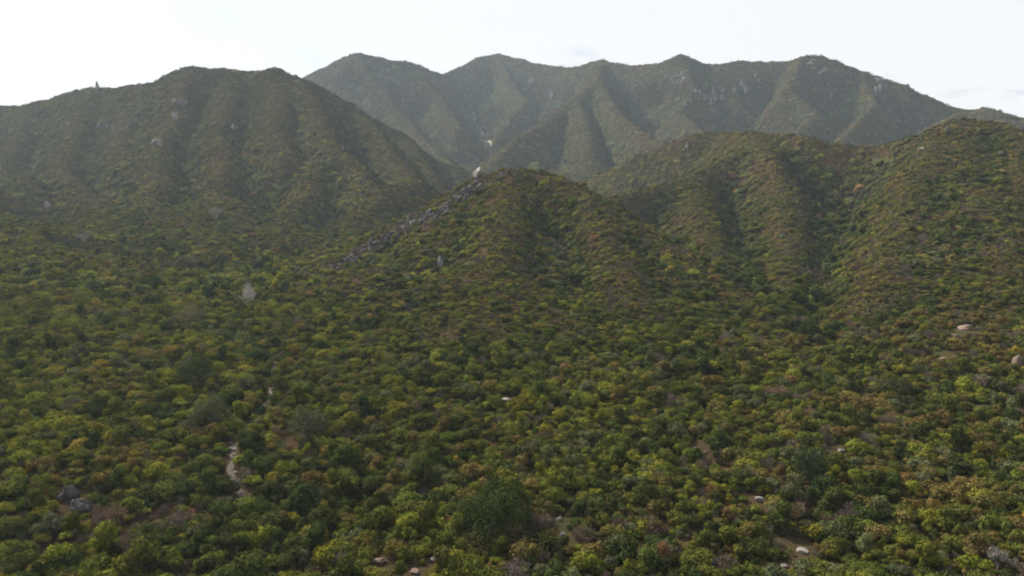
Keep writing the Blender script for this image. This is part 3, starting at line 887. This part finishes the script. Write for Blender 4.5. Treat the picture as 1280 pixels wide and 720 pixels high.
def scatter_points():
    out = []
    for lod, (y0, y1, s, rm) in enumerate([(70, 340, 1.5, .96), (340, 600, 2.0, 1.22), (600, 1250, 2.6, 1.5), (1250, 2320, 4.0, 2.2)]):
        x, y = band(y0, y1, s)
        n = len(x)
        dens = fbm(x, y, 38, 3, off=21)
        ow = owner_at(x, y); hill = (ow > 0)
        keep = rng.random(n) < np.where(hill, .93, .985) - np.clip(-dens * .5 - .12, 0, .3)
        for cx, cy, cr_ in (CLEAR + BARE):
            m = (np.abs(x - cx) < cr_ + 3) & (np.abs(y - cy) < cr_ + 3)
            if m.any(): keep &= ~(m & (np.hypot(x - cx, y - cy) < cr_ + .9))
        keep &= visible(x, y, 7.0)
        x, y, ow, hill = x[keep], y[keep], ow[keep], hill[keep]
        n = len(x)
        # what grows where, with relief shading put into the colours: greener in gullies and on the valley floor, drier and more golden on ridges
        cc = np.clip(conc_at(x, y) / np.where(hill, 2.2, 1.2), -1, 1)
        f1, f2, f3 = fbm(x, y, 110, 3, off=31), fbm(x, y, 45, 3, off=41), fbm(x, y, 28, 2, off=51)
        slope_left = np.clip((-x - 55) / 80, 0, 1) * np.clip((520 - y) / 200, 0, 1)
        far = np.clip((y - 450) / 450, 0, 1)
        w = np.zeros((n, 8))
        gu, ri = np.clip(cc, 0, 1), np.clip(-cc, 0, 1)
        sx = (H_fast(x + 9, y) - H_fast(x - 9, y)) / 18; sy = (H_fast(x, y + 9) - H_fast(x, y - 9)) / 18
        shaded_side = np.clip((sx * sd.x + sy * sd.y) * 2.2, -1, 1)            # slope shading put into shrub colours: darker growth away from the sun, drier towards
        lit_side = np.clip(-shaded_side, 0, 1); shaded_side = np.clip(shaded_side, 0, 1)
        w[:, 0] = .14 + .05 * hill + .35 * shaded_side - .06 * lit_side + .55 * gu + .5 * np.clip(f2 + .05, 0, 1) - .08 * slope_left - .12 * ri
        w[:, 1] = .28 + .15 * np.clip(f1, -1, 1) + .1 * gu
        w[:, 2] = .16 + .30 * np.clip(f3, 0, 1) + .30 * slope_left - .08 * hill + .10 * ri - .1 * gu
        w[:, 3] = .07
        w[:, 4] = .10 + .14 * np.clip(-f1, 0, 1) + .10 * hill + .26 * ri - .12 * gu + .16 * lit_side - .06 * shaded_side
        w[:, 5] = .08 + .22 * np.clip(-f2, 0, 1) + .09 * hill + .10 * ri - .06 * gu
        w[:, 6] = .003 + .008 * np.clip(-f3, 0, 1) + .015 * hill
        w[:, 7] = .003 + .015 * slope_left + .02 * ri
        vy = np.clip((y - 160) / 80, 0, 1) * np.clip((650 - y) / 150, 0, 1) * np.clip((40 - x) / 80, 0, 1)       # damp valley along the stream
        w[:, 1] += .12 * vy; w[:, 2] += .16 * vy; w[:, 5] -= .05 * vy; w[:, 4] += .14 * np.clip((x - 30) / 60, 0, 1) * (1 - hill); w[:, 2] -= .07 * np.clip((x - 30) / 60, 0, 1)
        for c in range(8):                                  # each kind of shrub grows in patches of its own
            w[:, c] = np.clip(w[:, c], .002, None) * np.exp(2.6 * fbm(x, y, 34, 2, off=60 + 7 * c) * (1 - .6 * far) * np.where(hill, .7, 1))
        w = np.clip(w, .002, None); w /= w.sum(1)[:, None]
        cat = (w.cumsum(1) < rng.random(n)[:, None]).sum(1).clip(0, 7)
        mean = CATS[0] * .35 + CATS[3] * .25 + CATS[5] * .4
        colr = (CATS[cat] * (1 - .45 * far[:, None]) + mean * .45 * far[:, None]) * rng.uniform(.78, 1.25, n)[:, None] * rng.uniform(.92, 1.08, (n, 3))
        u = rng.random(n)
        var = np.where(u < .56, rng.integers(0, 3, n), np.where(u < .84, rng.integers(3, 5, n), 7))
        var = np.where((cat == 5) | ((cat == 6) & (rng.random(n) < .5)), rng.integers(5, 7, n), var)
        rad = np.clip(rm * np.exp(rng.normal(-.03, .52, n)), .45 * rm, 2.9 * rm) * np.where(hill & (y < 900), .88, 1) * (1 + .3 * gu - .22 * ri)
        out.append(dict(x=x, y=y, z=H(x, y) - .05, ow=ow, cat=cat, col=colr, var=var, rad=rad, sz=rad * rng.uniform(.82, 1.25, n) * (1 - .45 * far) * np.where(hill, .76, 1), rot=rng.uniform(0, 6.28, n), lod=np.full(n, min(lod, 2))))
    return {k: np.concatenate([o[k] for o in out]) for k in out[0]}
PTS = scatter_points()
print('points', len(PTS['x']), time.time() - T0)

# ---- the shrubs that show largest are things of their own
def screen(x, y, z):
    c, s = math.cos(PITCH), math.sin(PITCH); dz = z - CAMZ
    fwd = y * c - dz * s; up = y * s + dz * c
    return 640 + FPX * x / fwd, 360 - FPX * up / fwd
SX, SY = screen(PTS['x'], PTS['y'], PTS['z'] + PTS['sz'] * .6)
inframe = (SX > 4) & (SX < 1276) & (SY < 716) & (PTS['y'] < 330)
kname = {0: 'leafy_shrub', 1: 'leafy_shrub', 2: 'leafy_shrub', 3: 'flat_topped_shrub', 4: 'flat_topped_shrub', 5: 'dry_shrub', 6: 'dry_shrub', 7: 'small_tree'}
kfam = np.array([{'leafy_shrub': 0, 'flat_topped_shrub': 1, 'dry_shrub': 2, 'small_tree': 3}[kname[v]] for v in PTS['var']])
LANDMARKS = [(o['label'], o.location.copy()) for o in COL.objects if o.name.startswith(('tree', 'bare_tree', 'columnar_cactus', 'boulder'))]
single = np.zeros(len(kfam), bool)
show = PTS['rad'] / PTS['y']
short = lambda s: s.split(',')[0]
NEAR = []
for key, phrase in [('biggest tree', 'the biggest tree'), ('domed grey green tree', 'the domed grey green tree'), ('spreading dark green', 'the spreading dark green tree'), ('widest black', 'the dark boulder pile'),
                    ('tall round fresh', 'the fresh green tree on the stream bank'), ('leafless copper', 'the leafless copper barked tree'), ('dark many armed', 'the many armed cactus'), ('columnar cactus beside the white', 'the white angular rock'),
                    ('rounded green tree between', 'the rounded green tree'), ('pale leafless bush', 'the pale leafless bush'), ('pale leafless tree', 'the pale leafless tree'), ('wide soft grey', 'the wide soft grey green tree')]:
    for lab, loc in LANDMARKS:
        if lab.startswith(key): NEAR.append((phrase, loc)); break
LOOK = ['rounded shrub', 'flat topped shrub', 'bare twiggy shrub', 'upright small tree']
chosen = []
for fam, limit in ((0, 300), (1, 220), (2, 220), (3, 150)):
    ids = np.nonzero(inframe & (kfam == fam))[0]
    chosen.append(ids[np.argsort(-show[ids])][:limit])
chosen = np.concatenate(chosen)
single[chosen] = True
CXY = np.stack([PTS['x'][chosen], PTS['y'][chosen]], 1)
for i in chosen:
    v, fam = int(PTS['var'][i]), int(kfam[i]); x, y = PTS['x'][i], PTS['y'][i]
    root = empty(kname[v], (x, y, PTS['z'][i]), float(PTS['rot'][i]), (PTS['rad'][i], PTS['rad'][i], PTS['sz'][i]))
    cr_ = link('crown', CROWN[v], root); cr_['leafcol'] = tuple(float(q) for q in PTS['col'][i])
    link('stems' if fam in (0, 2) else 'trunk', STEM[v], root)
    size = 'large' if PTS['rad'][i] > 2.4 else ('small' if PTS['rad'][i] < 1.6 else 'medium')
    d2 = ((CXY - (x, y)) ** 2).sum(1); j = chosen[np.argsort(d2)[1]]
    best = min(NEAR, key=lambda q: (q[1].x - x) ** 2 + (q[1].y - y) ** 2)
    dist = math.hypot(best[1].x - x, best[1].y - y)
    if dist < 14: where = 'by ' + best[0]
    elif abs(x - float(thalweg_x(y))) < 7: where = 'by the stream bed'
    elif x < thalweg_x(y): where = 'on rising slope'
    else: where = 'in open brush'
    nb = 'next to %s %s' % (CAT_NAMES[PTS['cat'][j]], LOOK[kfam[j]])
    lab = '%s %s %s %s %s' % (size, CAT_NAMES[PTS['cat'][i]], LOOK[fam], nb, where)
    if len(lab.split()) > 16: lab = '%s %s %s %s' % (size, CAT_NAMES[PTS['cat'][i]], LOOK[fam], where)
    tag(root, lab, 'tree' if fam == 3 else 'shrub', LOOK[fam] + 's ' + where)
print('single shrubs', int(single.sum()), time.time() - T0)

# ---- everything else is brush that covers the ground, one cover for each landform
def scatter_tree(col):
    ng = bpy.data.node_groups.new('brush_scatter', 'GeometryNodeTree')
    ng.interface.new_socket('Geometry', in_out='INPUT', socket_type='NodeSocketGeometry')
    ng.interface.new_socket('Geometry', in_out='OUTPUT', socket_type='NodeSocketGeometry')
    n, l = ng.nodes, ng.links
    gi, go = n.new('NodeGroupInput'), n.new('NodeGroupOutput')
    ci = n.new('GeometryNodeCollectionInfo'); ci.inputs['Collection'].default_value = col
    ci.inputs['Separate Children'].default_value = True; ci.inputs['Reset Children'].default_value = True
    ip = n.new('GeometryNodeInstanceOnPoints'); ip.inputs['Pick Instance'].default_value = True
    def attr(nm, t):
        a = n.new('GeometryNodeInputNamedAttribute'); a.data_type = t; a.inputs['Name'].default_value = nm
        return a.outputs['Attribute']
    l.new(gi.outputs[0], ip.inputs['Points']); l.new(ci.outputs[0], ip.inputs['Instance'])
    l.new(attr('variant', 'INT'), ip.inputs['Instance Index'])
    l.new(attr('turn', 'FLOAT_VECTOR'), ip.inputs['Rotation']); l.new(attr('size', 'FLOAT_VECTOR'), ip.inputs['Scale'])
    l.new(ip.outputs[0], go.inputs[0])
    return ng
GN = [scatter_tree(c) for c in LODS]
def lean(x, y, spin, amount):
    e = 6.0
    nx, ny = -(H_fast(x + e, y) - H_fast(x - e, y)) / (2 * e) * amount, -(H_fast(x, y + e) - H_fast(x, y - e)) / (2 * e) * amount
    L = np.sqrt(nx * nx + ny * ny + 1); zx, zy, zz = nx / L, ny / L, 1 / L
    # columns of the turned frame: x axis = spin direction laid onto the slope
    ax_, ay_ = np.cos(spin), np.sin(spin); dt = ax_ * zx + ay_ * zy
    X = np.stack([ax_ - dt * zx, ay_ - dt * zy, -dt * zz]); X /= np.linalg.norm(X, axis=0)
    Z = np.stack([zx, zy, zz]); Yv = np.cross(Z.T, X.T).T
    return np.stack([np.arctan2(Yv[2], Z[2]), -np.arcsin(np.clip(X[2], -1, 1)), np.arctan2(X[1], X[0])], 1)
COVER = {0: ('valley_brush', 'mixed green and brown thorn brush covering the valley floor'), 1: ('range_brush', 'hazy dark scrub covering the far mountain range'),
         2: ('mountain_brush', 'green scrub covering the rounded gullied mountain'), 3: ('hill_brush', 'olive and brown scrub covering the cone hill'), 4: ('hillside_brush', 'scrub covering the spurred hills beside the cone hill')}
LODN = ['', 'middle distance ', 'distant ']
for ow, (nm, lab) in COVER.items():
    for lod in range(3):
        s = np.nonzero((PTS['ow'] == ow) & (PTS['lod'] == lod) & ~single)[0]
        if len(s) == 0: continue
        me = bpy.data.meshes.new(nm)
        me.vertices.add(len(s))
        me.vertices.foreach_set('co', np.stack([PTS['x'][s], PTS['y'][s], PTS['z'][s]], 1).astype(np.float32).ravel())
        a = me.attributes.new('variant', 'INT', 'POINT'); a.data.foreach_set('value', PTS['var'][s].astype(np.int32))
        a = me.attributes.new('turn', 'FLOAT_VECTOR', 'POINT'); a.data.foreach_set('vector', lean(PTS['x'][s], PTS['y'][s], PTS['rot'][s], (.35, .8, 1.0)[lod]).astype(np.float32).ravel())
        a = me.attributes.new('size', 'FLOAT_VECTOR', 'POINT'); a.data.foreach_set('vector', np.stack([PTS['rad'][s], PTS['rad'][s], PTS['sz'][s]], 1).astype(np.float32).ravel())
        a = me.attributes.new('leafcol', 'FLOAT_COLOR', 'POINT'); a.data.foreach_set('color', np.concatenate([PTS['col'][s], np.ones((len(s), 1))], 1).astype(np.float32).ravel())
        o = link(nm, me)
        md = o.modifiers.new('scatter', 'NODES'); md.node_group = GN[lod]
        tag(o, LODN[lod] + lab, 'brush', None, 'stuff')

# ------------------------------------------------------------------ haze in the air
def haze():
    x0, x1, y0, y1 = -1880, 1880, -170, 2680
    z0, z1 = float(TZ.min()) - 1.0, max(float(TZ.max()), CAMZ) + 14.0
    v = [(x, y, z) for z in (z0, z1) for y in (y0, y1) for x in (x0, x1)]
    f = [(0, 2, 3, 1), (4, 5, 7, 6), (0, 1, 5, 4), (2, 6, 7, 3), (0, 4, 6, 2), (1, 3, 7, 5)]
    m, n, l, out = new_mat('haze')
    pv = n.new('ShaderNodeVolumePrincipled')
    pv.inputs['Color'].default_value = HAZE_COLOR
    pv.inputs['Density'].default_value = HAZE_DENSITY
    pv.inputs['Anisotropy'].default_value = .3
    l.new(pv.outputs[0], out.inputs['Volume'])
    tag(link('haze', mesh_from('haze', v, f, [m])), 'thin pale haze in the air of the valley', 'haze', None, 'stuff')
HAZE_DENSITY = .000065
HAZE_COLOR = (.62, .79, 1.0, 1)
haze()
print('done', time.time() - T0)
